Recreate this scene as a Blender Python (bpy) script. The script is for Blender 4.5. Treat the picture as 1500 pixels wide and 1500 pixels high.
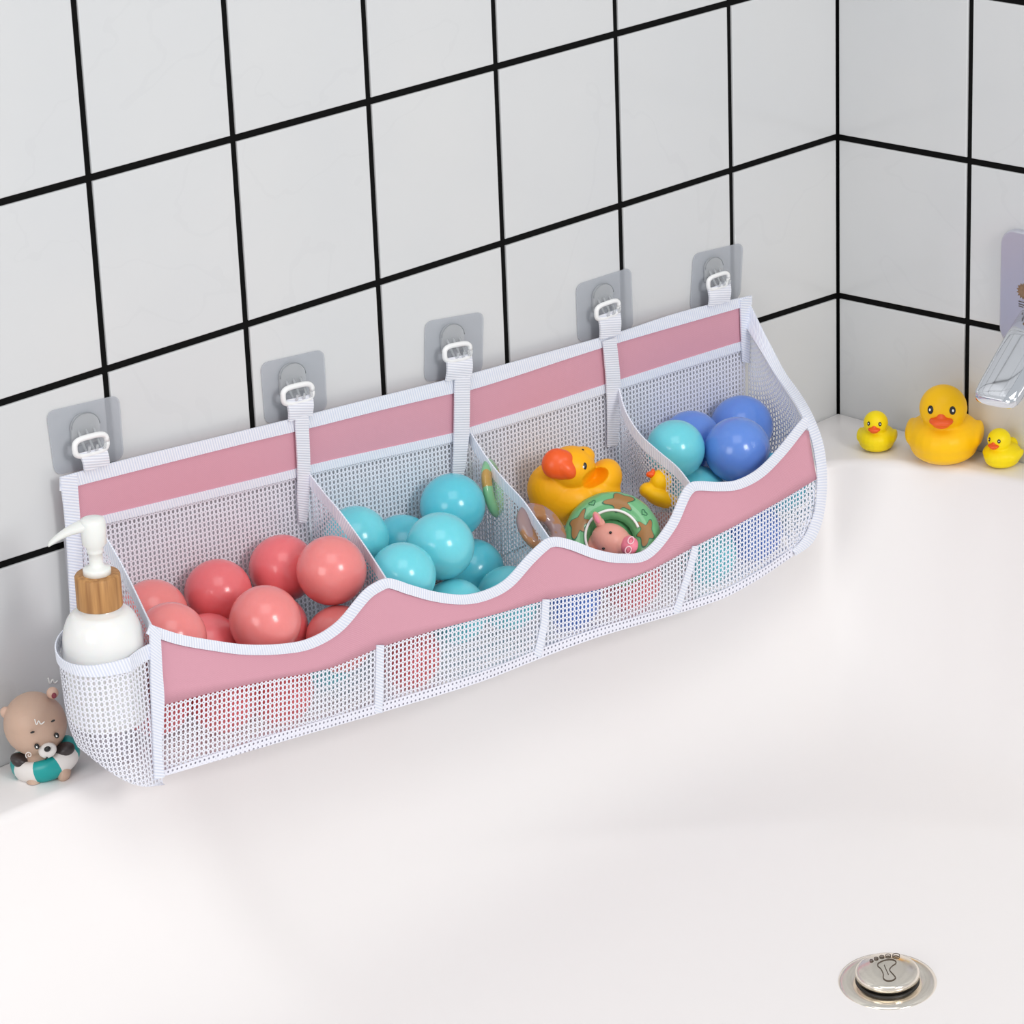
import bpy, bmesh, math, random
from mathutils import Vector, Matrix, Euler, noise
random.seed(7)
for o in list(bpy.data.objects): bpy.data.objects.remove(o)
SC = bpy.context.scene
COL = SC.collection
PI = math.pi

# ------------------------------------------------------------------ camera
def cam_axes(yaw, pitch, roll):
    f = Vector((math.cos(pitch)*math.cos(yaw), math.cos(pitch)*math.sin(yaw), math.sin(pitch)))
    r = f.cross(Vector((0, 0, 1))).normalized(); u = r.cross(f)
    c, s = math.cos(roll), math.sin(roll)
    return c*r+s*u, -s*r+c*u, f
CR, CU, CF = cam_axes(0.8437, -0.3734, -0.0396)
CP = Vector((-2.4771, -2.2681, 0.9172))
FPX = 5000.0
cd = bpy.data.cameras.new('camera'); cam = bpy.data.objects.new('camera', cd); COL.objects.link(cam)
cd.sensor_width = 36; cd.lens = 36*FPX/1500; cd.clip_start = .05; cd.clip_end = 60
m = Matrix((CR, CU, -CF)).transposed().to_4x4(); m.translation = CP
cam.matrix_world = m
SC.camera = cam

# ------------------------------------------------------------------ light
W = bpy.data.worlds.new('world'); SC.world = W; W.use_nodes = True
W.node_tree.nodes['Background'].inputs[0].default_value = (0.93, 0.965, 1.0, 1)
W.node_tree.nodes['Background'].inputs[1].default_value = 0.63
def area(name, loc, target, size, power, color=(1, 1, 1)):
    d = bpy.data.lights.new(name, 'AREA'); d.shape = 'RECTANGLE'; d.size = size[0]; d.size_y = size[1]
    d.energy = power; d.color = color
    o = bpy.data.objects.new(name, d); COL.objects.link(o); o.location = loc
    o.rotation_euler = (Vector(target)-Vector(loc)).to_track_quat('-Z', 'Y').to_euler()
    return o
area('softbox_window', (-0.9, -3.2, 1.3), (-.6, -.1, -.25), (.75, .9), 36, (1, .985, .97))
area('ceiling_softbox', (-1.5, -1.3, 2.4), (-.7, -.3, -.3), (1.6, 1.6), 15, (1, .99, .98))
area('left_fill', (-3.4, -1.0, .7), (0, -.25, -.05), (1.2, 1.2), 17, (1, .985, .97))  # added fill from the left, brightens the right wall
SC.view_settings.view_transform = 'Standard'; SC.view_settings.look = 'None'
SC.view_settings.gamma = 1; SC.view_settings.use_curve_mapping = False
SC.view_settings.exposure = 0.0

# ------------------------------------------------------------------ helpers
def ray(u, v): return CR*((u-750)/FPX) - CU*((v-750)/FPX) + CF
def at(u, v, Y):                      # point on the plane y = Y
    d = ray(u, v); return CP + d*((Y-CP.y)/d.y)
def atx(u, v, X):
    d = ray(u, v); return CP + d*((X-CP.x)/d.x)
def deck_z(x, y): return -.2935 + .0335*x - .03*y
def atdeck(u, v):
    n = Vector((-.0335, .03, 1)); d = ray(u, v); return CP + d*((-.2935-n.dot(CP))/n.dot(d))
def lerp(a, b, t): return a+(b-a)*t
def interp(x, xs, ys):
    if x <= xs[0]: return ys[0]
    for i in range(len(xs)-1):
        if x <= xs[i+1]: return lerp(ys[i], ys[i+1], (x-xs[i])/(xs[i+1]-xs[i]))
    return ys[-1]
def sinterp(x, xs, ys):               # smooth (catmull) interpolation
    if x <= xs[0]: return ys[0]
    if x >= xs[-1]: return ys[-1]
    n = len(xs)
    def slope(i):
        if i == 0: return (ys[1]-ys[0])/(xs[1]-xs[0])
        if i == n-1: return (ys[-1]-ys[-2])/(xs[-1]-xs[-2])
        return (ys[i+1]-ys[i-1])/(xs[i+1]-xs[i-1])
    for i in range(n-1):
        if x <= xs[i+1]:
            h = xs[i+1]-xs[i]; t = (x-xs[i])/h
            a = slope(i)*h; b = slope(i+1)*h
            return (2*t**3-3*t*t+1)*ys[i]+(t**3-2*t*t+t)*a+(-2*t**3+3*t*t)*ys[i+1]+(t**3-t*t)*b
def poly(pts, n):                     # resample polyline of Vectors smoothly, by chord length
    L = [0]
    for i in range(1, len(pts)): L.append(L[-1]+(pts[i]-pts[i-1]).length)
    out = []
    for k in range(n):
        s = L[-1]*k/(n-1)
        out.append(Vector([sinterp(s, L, [p[c] for p in pts]) for c in range(len(pts[0]))]))
    return out

def nt(name):
    mt = bpy.data.materials.new(name); mt.use_nodes = True
    return mt, mt.node_tree, mt.node_tree.nodes['Principled BSDF']
def mat(name, col, rough=.5, metal=0, coat=0, sss=0, noise_amt=0, nscale=40, bump=0, spec=.5, col2=None, sheen=0, trans=0, alpha=1):
    mt, t, b = nt(name)
    b.inputs['Base Color'].default_value = (*col, 1); b.inputs['Roughness'].default_value = rough
    b.inputs['Metallic'].default_value = metal; b.inputs['Coat Weight'].default_value = coat
    b.inputs['Coat Roughness'].default_value = .08
    b.inputs['Specular IOR Level'].default_value = spec
    b.inputs['Transmission Weight'].default_value = trans
    b.inputs['Alpha'].default_value = alpha
    if sss:
        b.inputs['Subsurface Weight'].default_value = sss; b.inputs['Subsurface Scale'].default_value = .008
        b.inputs['Subsurface Radius'].default_value = (1, .5, .3)
    if sheen: b.inputs['Sheen Weight'].default_value = sheen
    tc = t.nodes.new('ShaderNodeTexCoord'); nz = t.nodes.new('ShaderNodeTexNoise')
    nz.inputs['Scale'].default_value = nscale; nz.inputs['Detail'].default_value = 3
    t.links.new(tc.outputs['Object'], nz.inputs['Vector'])
    if noise_amt or col2:
        c2 = col2 or tuple(max(0, c*(1-noise_amt)) for c in col)
        mx = t.nodes.new('ShaderNodeMix'); mx.data_type = 'RGBA'
        mx.inputs[6].default_value = (*col, 1); mx.inputs[7].default_value = (*c2, 1)
        t.links.new(nz.outputs[0], mx.inputs[0]); t.links.new(mx.outputs[2], b.inputs['Base Color'])
    if bump:
        bp = t.nodes.new('ShaderNodeBump'); bp.inputs['Strength'].default_value = bump; bp.inputs['Distance'].default_value = .001
        t.links.new(nz.outputs[0], bp.inputs['Height']); t.links.new(bp.outputs[0], b.inputs['Normal'])
    return mt
def mth(t, op, a, b=None, c=None):
    n = t.nodes.new('ShaderNodeMath'); n.operation = op
    for i, x in enumerate((a, b, c)):
        if x is None: continue
        if isinstance(x, (int, float)): n.inputs[i].default_value = x
        else: t.links.new(x, n.inputs[i])
    return n.outputs[0]
def mesh_mat(name, col, pu=.0046, pv=.0048, ru=.29, rv=.375, dot=.11):
    """knitted net: rows of oval holes with pin holes between, laid out in UV metres"""
    mt, t, b = nt(name)
    b.inputs['Base Color'].default_value = (*col, 1); b.inputs['Roughness'].default_value = .7
    uv = t.nodes.new('ShaderNodeUVMap'); sp = t.nodes.new('ShaderNodeSeparateXYZ'); t.links.new(uv.outputs[0], sp.inputs[0])
    U = mth(t, 'DIVIDE', sp.outputs[0], pu); V = mth(t, 'DIVIDE', sp.outputs[1], pv)
    def cell(off, a, c):
        x = mth(t, 'SUBTRACT', mth(t, 'FRACT', mth(t, 'ADD', U, off)), .5); y = mth(t, 'SUBTRACT', mth(t, 'FRACT', mth(t, 'ADD', V, off)), .5)
        x = mth(t, 'DIVIDE', x, a); y = mth(t, 'DIVIDE', y, c)
        return mth(t, 'ADD', mth(t, 'MULTIPLY', x, x), mth(t, 'MULTIPLY', y, y))
    d = mth(t, 'MINIMUM', cell(0, ru, rv), cell(.5, dot, dot))
    solid = mth(t, 'GREATER_THAN', d, 1.0)
    t.links.new(solid, b.inputs['Alpha'])
    bp = t.nodes.new('ShaderNodeBump'); bp.inputs['Strength'].default_value = .3; bp.inputs['Distance'].default_value = .0006
    t.links.new(mth(t, 'MINIMUM', d, 2.2), bp.inputs['Height']); t.links.new(bp.outputs[0], b.inputs['Normal'])
    return mt
def weave_mat(name, col, col2, pitch, axis=0, rough=.75, bump=.5, diag=0.0, dist=.0006):
    mt, t, b = nt(name); b.inputs['Roughness'].default_value = rough
    b.inputs['Specular IOR Level'].default_value = .25
    uv = t.nodes.new('ShaderNodeUVMap'); sp = t.nodes.new('ShaderNodeSeparateXYZ'); t.links.new(uv.outputs[0], sp.inputs[0])
    a, c = (sp.outputs[0], sp.outputs[1]) if axis == 0 else (sp.outputs[1], sp.outputs[0])
    s = mth(t, 'SINE', mth(t, 'MULTIPLY', mth(t, 'ADD', a, mth(t, 'MULTIPLY', c, diag)), 2*PI/pitch))
    f = mth(t, 'MULTIPLY_ADD', s, .5, .5)
    mx = t.nodes.new('ShaderNodeMix'); mx.data_type = 'RGBA'
    mx.inputs[6].default_value = (*col, 1); mx.inputs[7].default_value = (*col2, 1)
    t.links.new(f, mx.inputs[0]); t.links.new(mx.outputs[2], b.inputs['Base Color'])
    bp = t.nodes.new('ShaderNodeBump'); bp.inputs['Strength'].default_value = bump; bp.inputs['Distance'].default_value = dist
    t.links.new(f, bp.inputs['Height']); bp.invert = True; t.links.new(bp.outputs[0], b.inputs['Normal'])
    return mt

def clearmat(name, col, a, rough=.2):
    mt, t, b = nt(name); b.inputs['Base Color'].default_value = (*col, 1); b.inputs['Roughness'].default_value = rough
    b.inputs['Alpha'].default_value = a; return mt
M = {}
def tilemat():
    mt, t, b = nt('glazed_tile'); b.inputs['Roughness'].default_value = .16; b.inputs['Specular IOR Level'].default_value = .45
    g = t.nodes.new('ShaderNodeNewGeometry')
    nz = t.nodes.new('ShaderNodeTexNoise'); nz.inputs['Scale'].default_value = 5; nz.inputs['Detail'].default_value = 2
    t.links.new(g.outputs['Position'], nz.inputs['Vector'])
    mx = t.nodes.new('ShaderNodeMix'); mx.data_type = 'RGBA'
    mx.inputs[6].default_value = (.635, .65, .665, 1); mx.inputs[7].default_value = (.70, .70, .695, 1)
    t.links.new(nz.outputs[0], mx.inputs[0])
    # faint grey marble vein
    wv = t.nodes.new('ShaderNodeTexNoise'); wv.inputs['Scale'].default_value = 3.1; wv.inputs['Detail'].default_value = 4; wv.inputs['Distortion'].default_value = .6
    t.links.new(g.outputs['Position'], wv.inputs['Vector'])
    v = mth(t, 'ABSOLUTE', mth(t, 'SUBTRACT', wv.outputs[0], .56))
    k = mth(t, 'MULTIPLY', mth(t, 'LESS_THAN', v, .0035), .04)
    m2 = t.nodes.new('ShaderNodeMix'); m2.data_type = 'RGBA'; m2.inputs[7].default_value = (.4, .4, .42, 1)
    t.links.new(mx.outputs[2], m2.inputs[6]); t.links.new(k, m2.inputs[0]); t.links.new(m2.outputs[2], b.inputs['Base Color'])
    return mt
M['tile'] = tilemat()
M['grout'] = mat('black_grout', (.004, .004, .004), .75, spec=.1)
M['tub'] = mat('white_acrylic', (.87, .835, .825), .36, coat=0, col2=(.875, .845, .832), nscale=3)
M['floor'] = mat('grey_floor_tile', (.45, .45, .44), .4, noise_amt=.1)
M['net'] = mesh_mat('white_net', (.84, .85, .93))
M['netdense'] = mesh_mat('white_net_folded', (.84, .84, .93), ru=.2, rv=.2, dot=.05)
M['pink'] = weave_mat('pink_fabric', (.66, .315, .39), (.69, .355, .43), .0016, 0, diag=.8, bump=.15)
M['bind'] = weave_mat('white_ribbed_binding', (.88, .89, .94), (.68, .72, .84), .0027, 0, bump=.4, diag=.3)
M['strap'] = weave_mat('white_webbing', (.88, .88, .93), (.66, .68, .76), .0024, 0, bump=.4, diag=.2)
M['coral'] = mat('coral_plastic', (.85, .185, .20), .22, sss=.35, noise_amt=.06, nscale=9, coat=.2)
M['coral2'] = mat('salmon_plastic', (.86, .26, .25), .22, sss=.35, noise_amt=.06, nscale=9, coat=.2)
M['cyan'] = mat('cyan_plastic', (.115, .60, .72), .2, sss=.25, noise_amt=.06, nscale=9, coat=.2)
M['cyan2'] = mat('pale_cyan_plastic', (.17, .68, .77), .2, sss=.25, noise_amt=.06, nscale=9, coat=.2)
M['blue'] = mat('blue_plastic', (.13, .28, .76), .2, sss=.2, noise_amt=.06, nscale=9, coat=.2)
M['duck'] = mat('yellow_vinyl', (1.0, .56, .006), .42, sss=.1, spec=.25, noise_amt=.03)
M['duck2'] = mat('orange_yellow_vinyl', (1.0, .46, .006), .4, sss=.1, spec=.25, noise_amt=.03)
M['duck3'] = mat('lemon_vinyl', (1.0, .76, .006), .42, sss=.1, spec=.25, noise_amt=.03)
M['beak'] = mat('orange_paint', (.90, .11, .01), .35, noise_amt=.05)
M['black'] = mat('black_paint', (.008, .008, .008), .3)
M['white'] = mat('white_paint', (.9, .9, .88), .35)
M['pump'] = mat('ivory_plastic', (.84, .85, .82), .3, sss=.1)
M['bottle'] = mat('white_frosted_bottle', (.86, .86, .84), .18, sss=.2, coat=.4)
M['whitering'] = mat('white_plastic', (.88, .88, .88), .25)
def woodmat():
    mt, t, b = nt('bamboo_wood'); b.inputs['Roughness'].default_value = .5
    tc = t.nodes.new('ShaderNodeTexCoord'); mp = t.nodes.new('ShaderNodeMapping'); mp.inputs['Scale'].default_value = (260, 260, 14)
    nz = t.nodes.new('ShaderNodeTexNoise'); nz.inputs['Scale'].default_value = 1; nz.inputs['Detail'].default_value = 3
    t.links.new(tc.outputs['Object'], mp.inputs[0]); t.links.new(mp.outputs[0], nz.inputs['Vector'])
    cr = t.nodes.new('ShaderNodeValToRGB'); e = cr.color_ramp.elements
    e[0].position = .3; e[0].color = (.30, .13, .038, 1); e[1].position = .7; e[1].color = (.56, .29, .10, 1)
    t.links.new(nz.outputs[0], cr.inputs[0]); t.links.new(cr.outputs[0], b.inputs['Base Color'])
    return mt
M['wood'] = woodmat()
M['pad'] = clearmat('frosted_clear_pad', (.56, .59, .64), .42, .25)
M['clear'] = clearmat('clear_plastic', (.62, .64, .66), .45, .08)
M['clearedge'] = clearmat('clear_plastic_edge', (.3, .32, .34), .8, .1)
M['satin'] = mat('satin_chrome', (.72, .72, .80), .38, metal=1)
M['chrome'] = mat('chrome', (.74, .76, .80), .06, metal=1)
M['chromew'] = mat('polished_nickel', (.86, .80, .71), .16, metal=1)
M['darkmetal'] = mat('dark_rubber', (.02, .018, .015), .4)
M['emblem'] = mat('bronze_emblem', (.16, .09, .04), .4, metal=.3, col2=(.4, .25, .15), nscale=400)
M['bear'] = mat('taupe_vinyl', (.60, .41, .31), .5, sss=.1, noise_amt=.06)
M['bearlight'] = mat('beige_vinyl', (.66, .44, .34), .5)
M['bearin'] = mat('maroon_paint', (.22, .03, .05), .5)
M['arm'] = mat('dark_brown_vinyl', (.035, .025, .025), .35)
M['teal'] = mat('teal_vinyl', (.005, .34, .33), .3)
M['cream'] = mat('cream_vinyl', (.80, .76, .73), .4)
M['line'] = mat('dark_groove', (.09, .065, .045), .5)
M['pig'] = mat('pink_vinyl', (.82, .37, .30), .4, sss=.2, noise_amt=.05)
M['snout'] = mat('rose_vinyl', (.85, .22, .30), .4)
M['snoutw'] = mat('pale_pink_paint', (.95, .62, .66), .4)
M['brown'] = mat('brown_print', (.35, .17, .05), .35)
M['greenline'] = mat('dark_green_print', (.03, .17, .09), .35)

def obj(name, verts, faces, mts, parent=None, uvs=None, midx=None, smooth=True):
    me = bpy.data.meshes.new(name); me.from_pydata([tuple(v) for v in verts], [], faces)
    if not isinstance(mts, (list, tuple)): mts = [mts]
    for x in mts: me.materials.append(x)
    if uvs:
        L = me.uv_layers.new(name='UVMap')
        for p in me.polygons:
            for li in p.loop_indices: L.data[li].uv = uvs[me.loops[li].vertex_index]
    if midx:
        for p, i in zip(me.polygons, midx): p.material_index = i
    if smooth:
        for p in me.polygons: p.use_smooth = True
    me.update()
    o = bpy.data.objects.new(name, me); COL.objects.link(o)
    if parent: o.parent = parent; o.matrix_parent_inverse = parent_inv(parent)
    return o
def parent_inv(p):
    r = Matrix.Identity(4); q = p; chain = []
    while q: chain.append(q); q = q.parent
    for q in reversed(chain): r = r @ q.matrix_parent_inverse @ q.matrix_basis if q.parent else r @ q.matrix_basis
    return r.inverted()
def tag(o, label, cat, group=None):
    o['label'] = label; o['category'] = cat
    if group: o['group'] = group
    return o
def empty(name, loc, label, cat, group=None):
    o = bpy.data.objects.new(name, None); COL.objects.link(o); o.location = loc; o.empty_display_size = .02
    return tag(o, label, cat, group)
def grid(name, rows, mt, parent=None, thick=0, uvo=(0, 0), close_u=False):
    """rows: list of rows of Vectors (row 0 on top). UVs are metres along and down the sheet."""
    nr, nc = len(rows), len(rows[0]); V = []; UV = []
    mid = rows[nr//2]; ul = [0]
    for i in range(1, nc): ul.append(ul[-1]+(mid[i]-mid[i-1]).length)
    for r in range(nr):
        for c in range(nc):
            V.append(rows[r][c])
            dv = 0 if r == 0 else UV[(r-1)*nc+c][1]-uvo[1]-(rows[r][c]-rows[r-1][c]).length
            UV.append((ul[c]+uvo[0], dv+uvo[1]))
    F = []
    for r in range(nr-1):
        for c in range(nc-1): F.append((r*nc+c, (r+1)*nc+c, (r+1)*nc+c+1, r*nc+c+1))
    o = obj(name, V, F, mt, parent, UV, smooth=not (thick and nr <= 4))
    if thick:
        s = o.modifiers.new('thickness', 'SOLIDIFY'); s.thickness = thick; s.offset = 0
    return o
def ribbon(name, A, B, mt, parent=None, thick=.0012, n=40, rows=2):
    A = poly(A, n); B = poly(B, n)
    return grid(name, [[A[i].lerp(B[i], k/(rows-1)) for i in range(n)] for k in range(rows)], mt, parent, thick)
def tube_geo(path, rad, n=10, V=None, F=None, cap=True):
    V = V if V is not None else []; F = F if F is not None else []
    prev = None; base = len(V)
    for i, p in enumerate(path):
        a = path[max(0, i-1)]; b = path[min(len(path)-1, i+1)]; t = (b-a).normalized()
        if prev is None:
            nrm = t.orthogonal().normalized()
        else:
            nrm = (prev - t*prev.dot(t)).normalized()
        prev = nrm; bn = t.cross(nrm); r = rad[i] if isinstance(rad, (list, tuple)) else rad
        for k in range(n):
            an = 2*PI*k/n; V.append(p+nrm*(r*math.cos(an))+bn*(r*math.sin(an)))
    for i in range(len(path)-1):
        for k in range(n):
            a = base+i*n+k; b = base+i*n+(k+1) % n; F.append((a, b, b+n, a+n))
    if cap:
        F.append(tuple(base+k for k in reversed(range(n)))); e = base+(len(path)-1)*n; F.append(tuple(e+k for k in range(n)))
    return V, F
def tube(name, path, rad, mt, parent=None, n=10):
    V, F = tube_geo(path, rad, n); return obj(name, V, F, mt, parent)
def lathe(name, prof, mt, parent=None, n=48, M4=None, midx=None, loc=Vector((0, 0, 0))):
    """prof: (radius, z) from bottom to top"""
    V = []; F = []; 
    for r, z in prof:
        for k in range(n):
            a = 2*PI*k/n; V.append(Vector((r*math.cos(a), r*math.sin(a), z)))
    for i in range(len(prof)-1):
        for k in range(n):
            a = i*n+k; b = i*n+(k+1) % n; F.append((a, b, b+n, a+n))
    F.append(tuple(reversed(range(n)))); F.append(tuple((len(prof)-1)*n+k for k in range(n)))
    V = [(M4 @ v if M4 else v)+loc for v in V]
    return obj(name, V, F, mt, parent)
def ellip_geo(c, r, rot=None, V=None, F=None, nu=24, nv=16):
    V = V if V is not None else []; F = F if F is not None else []; base = len(V)
    R = rot if rot else Matrix.Identity(3)
    for i in range(1, nv):
        th = PI*i/nv
        for k in range(nu):
            a = 2*PI*k/nu
            V.append(Vector(c)+R @ Vector((r[0]*math.sin(th)*math.cos(a), r[1]*math.sin(th)*math.sin(a), r[2]*math.cos(th))))
    top = len(V); V.append(Vector(c)+R @ Vector((0, 0, r[2]))); bot = len(V); V.append(Vector(c)-R @ Vector((0, 0, r[2])))
    for i in range(nv-2):
        for k in range(nu):
            a = base+i*nu+k; b = base+i*nu+(k+1) % nu; F.append((a, a+nu, b+nu, b))
    for k in range(nu):
        F.append((top, base+k, base+(k+1) % nu)); e = base+(nv-2)*nu; F.append((bot, e+(k+1) % nu, e+k))
    return V, F
def ellip(name, c, r, mt, parent=None, rot=None, nu=24, nv=16):
    V, F = ellip_geo(c, r, rot, nu=nu, nv=nv); return obj(name, V, F, mt, parent)
def blob(name, parts, mt, parent=None, voxel=.0011, smooth=4, cut=None):
    """one continuous skin grown over overlapping ellipsoids (centre, radii, rotation)"""
    V = []; F = []
    for p in parts:
        if p[0] == 'tube': tube_geo(p[1], p[2], 12, V, F)
        else: ellip_geo(p[0], p[1], p[2] if len(p) > 2 else None, V, F)
    o = obj(name, V, F, mt)
    r = o.modifiers.new('skin', 'REMESH'); r.mode = 'VOXEL'; r.voxel_size = voxel; r.use_smooth_shade = True
    s = o.modifiers.new('soft', 'SMOOTH'); s.iterations = smooth; s.factor = .6
    dg = bpy.context.evaluated_depsgraph_get(); me = bpy.data.meshes.new_from_object(o.evaluated_get(dg))
    old = o.data; o.modifiers.clear(); o.data = me; bpy.data.meshes.remove(old); me.name = name
    for p in me.polygons: p.use_smooth = True
    if cut: 
        for v in me.vertices:
            if v.co.z < cut: v.co.z = cut
    if parent: o.parent = parent; o.matrix_parent_inverse = parent_inv(parent)
    return o
def rrect(w, h, r, n=6):
    P = []
    for cx, cy, a0 in ((w/2-r, h/2-r, 0), (-w/2+r, h/2-r, 90), (-w/2+r, -h/2+r, 180), (w/2-r, -h/2+r, 270)):
        for k in range(n+1):
            a = math.radians(a0+90*k/n); P.append((cx+r*math.cos(a), cy+r*math.sin(a)))
    return P
def plate(name, P3, off, mt, parent=None, bev=0):
    """prism: outline P3 (Vectors), extruded by the vector off"""
    n = len(P3); c = sum(P3, Vector())/n
    V = list(P3)+[p+off for p in P3]
    F = [tuple(range(n)), tuple(reversed(range(n, 2*n)))]+[(i, i+n, (i+1) % n+n, (i+1) % n) for i in range(n)]
    o = obj(name, V, F, mt, parent, smooth=False)
    bm = bmesh.new(); bm.from_mesh(o.data); bmesh.ops.recalc_face_normals(bm, faces=bm.faces)
    bm.to_mesh(o.data); bm.free()
    if bev:
        b = o.modifiers.new('bevel', 'BEVEL'); b.width = bev; b.segments = 3; b.limit_method = 'ANGLE'
    return o

# ------------------------------------------------------------------ structure: tiled walls
def tiled_wall(name, nodes, nrm, lo, hi):
    """nodes[r][c]: grid corners; tiles sit 2 mm proud of the black grout plane"""
    V = []; F = []; mi = []
    b = len(V); V += [lo[0], lo[1], hi[1], hi[0]]; F.append((0, 1, 2, 3)); mi.append(1)
    back = [v-nrm*.02 for v in V[:4]]; V += back
    for i in range(4): F.append((i, (i+1) % 4, 4+(i+1) % 4, 4+i)); mi.append(1)
    F.append((7, 6, 5, 4)); mi.append(1)
    g = .0033; bv = .0012
    for r in range(len(nodes)-1):
        for c in range(len(nodes[0])-1):
            q = [nodes[r][c], nodes[r][c+1], nodes[r+1][c+1], nodes[r+1][c]]
            cen = sum(q, Vector())/4
            ex = (q[1]-q[0]).normalized(); ey = (q[3]-q[0]).normalized()
            sg = [(1, 1), (-1, 1), (-1, -1), (1, -1)]
            base = len(V)
            for d, h in ((g, -.0005), (g, .0012), (g+bv*.4, .0018), (g+bv, .002)):
                for k in range(4): V.append(q[k]+ex*(sg[k][0]*d)+ey*(sg[k][1]*d)+nrm*h)
            for L in range(3):
                for k in range(4):
                    a = base+L*4+k; e = base+L*4+(k+1) % 4; F.append((a, e, e+4, a+4)); mi.append(0)
            F.append(tuple(base+12+k for k in range(4))); mi.append(0)
    o = obj(name, V, F, [M['tile'], M['grout']], midx=mi, smooth=False)
    bm = bmesh.new(); bm.from_mesh(o.data); bmesh.ops.recalc_face_normals(bm, faces=bm.faces[6:]); bm.to_mesh(o.data); bm.free()
    o['kind'] = 'structure'; return o
NY = Vector((0, -1, 0)); NX = Vector((-1, 0, 0))
xs = [-.0035-.1517*k for k in range(0, 15)]; xs[0] = -.0008
def zrowL(r, x):
    return {0: .168+.0115*x, 1: .0015+.0125*x, 2: -.1665-.0147*x}.get(r, (.168+.172*(-r)+.006*x) if r < 0 else (-.1665-.168*(r-2)+.0*x))
rowsL = []
for r in (-6, -5, -4, -3, -2, -1, 0, 1, 2, 3, 4):
    rowsL.append([Vector((x, -.0005, zrowL(r, x))) for x in xs])
tiled_wall('wall_left', rowsL, NY, (Vector((.0, 0, 1.25)), Vector((-2.2, 0, 1.25))), (Vector((.0, 0, -.9)), Vector((-2.2, 0, -.9))))
ys = [-.0012, -.1745, -.347, -.52, -.69, -.86, -1.03, -1.2, -1.37]
def zrowR(r, y):
    return {0: .1685-.02*y, 1: .001-.036*y, 2: -.1665-.052*y}.get(r, (.168+.172*(-r)-.02*y) if r < 0 else (-.1665-.168*(r-2)))
rowsR = []
for r in (-6, -5, -4, -3, -2, -1, 0, 1, 2, 3, 4):
    rowsR.append([Vector((-.0005, y, zrowR(r, y))) for y in ys])
tiled_wall('wall_right', rowsR, NX, (Vector((0, 0, 1.25)), Vector((0, -1.45, 1.25))), (Vector((0, 0, -.9)), Vector((0, -1.45, -.9))))
fl = obj('floor', [(-2.6, -2.6, -.9), (.02, -2.6, -.9), (.02, .02, -.9), (-2.6, .02, -.9), (-2.6, -2.6, -.92), (.02, -2.6, -.92), (.02, .02, -.92), (-2.6, .02, -.92)],
         [(0, 1, 2, 3), (7, 6, 5, 4), (0, 4, 5, 1), (1, 5, 6, 2), (2, 6, 7, 3), (3, 7, 4, 0)], M['floor'], smooth=False); fl['kind'] = 'structure'

# ------------------------------------------------------------------ bathtub
TC = Vector((-.80, -.75))
rimpts = [(-1.95, -.6), (-1.93, -.3), (-1.85, -.14), (-1.65, -.095), (-1.4, -.088), (-1.115, -.088), (-1.0, -.091), (-.947, -.086), (-.87, -.062), (-.75, -.047), (-.55, -.045), (-.36, -.047), (-.25, -.06),
          (-.165, -.079), (-.128, -.088), (-.105, -.103), (-.083, -.135), (-.062, -.185), (-.051, -.24), (-.046, -.30), (-.046, -.5), (-.05, -.8), (-.09, -1.02), (-.22, -1.15), (-.45, -1.2), (-.85, -1.21), (-1.4, -1.2), (-1.75, -1.15), (-1.9, -.98)]
rp = [Vector(p) for p in rimpts]
dense = []
for i in range(len(rp)):
    p0, p1, p2, p3 = rp[i-1], rp[i], rp[(i+1) % len(rp)], rp[(i+2) % len(rp)]
    for k in range(12):
        t = k/12; dense.append(.5*((2*p1)+(p2-p0)*t+(2*p0-5*p1+4*p2-p3)*t*t+(3*p1-p0-3*p2+p3)*t**3))
angs = sorted((math.atan2((p-TC).y, (p-TC).x), (p-TC).length) for p in dense)
X0, X1, Y0, Y1 = -2.1, -.003, -1.36, -.003
def rim_r(a):
    A = [x[0] for x in angs]; Rr = [x[1] for x in angs]
    A = [A[-1]-2*PI]+A+[A[0]+2*PI]; Rr = [Rr[-1]]+Rr+[Rr[0]]
    return interp(a, A, Rr)
def out_r(a):
    c, s = math.cos(a), math.sin(a); best = 9
    for val, d, o_ in ((X0, c, TC.x), (X1, c, TC.x), (Y0, s, TC.y), (Y1, s, TC.y)):
        if abs(d) > 1e-6:
            t = (val-o_)/d
            if t > 0: best = min(best, t)
    return best
N = 420
al = sorted([-PI+2*PI*k/N for k in range(N)]+[math.atan2(y-TC.y, x-TC.x) for x in (X0, X1) for y in (Y0, Y1)])
def floor_z(x, y):
    d = (Vector((x, y))-TC).length; return -.567+.135*min(d, .6)**2
rings = []
prof = [('o', 0)]
V = []; F = []
def ring(fn):
    b = len(V)
    for a in al: V.append(fn(a))
    return b
def P(a, r, dz):
    x = TC.x+math.cos(a)*r; y = TC.y+math.sin(a)*r; return Vector((x, y, deck_z(x, y)+dz))
bs = []
bs.append(ring(lambda a: Vector((TC.x+math.cos(a)*out_r(a), TC.y+math.sin(a)*out_r(a), -.899))))
bs.append(ring(lambda a: P(a, out_r(a), -.004)))
bs.append(ring(lambda a: P(a, out_r(a)-.0015, -.001)))
bs.append(ring(lambda a: P(a, out_r(a)-.004, 0)))
for k in (.35, .7): bs.append(ring(lambda a, k=k: P(a, lerp(out_r(a)-.004, rim_r(a)+.009, k), 0)))
for k in range(7):            # rounded lip, 9 mm radius
    t = k/6*PI/2*.9
    bs.append(ring(lambda a, t=t: P(a, rim_r(a)+.009-.011*math.sin(t), -.011*(1-math.cos(t)))))
lipr, lipz = .009-.011*math.sin(PI/2*.9), -.011*(1-math.cos(PI/2*.9))
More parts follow.
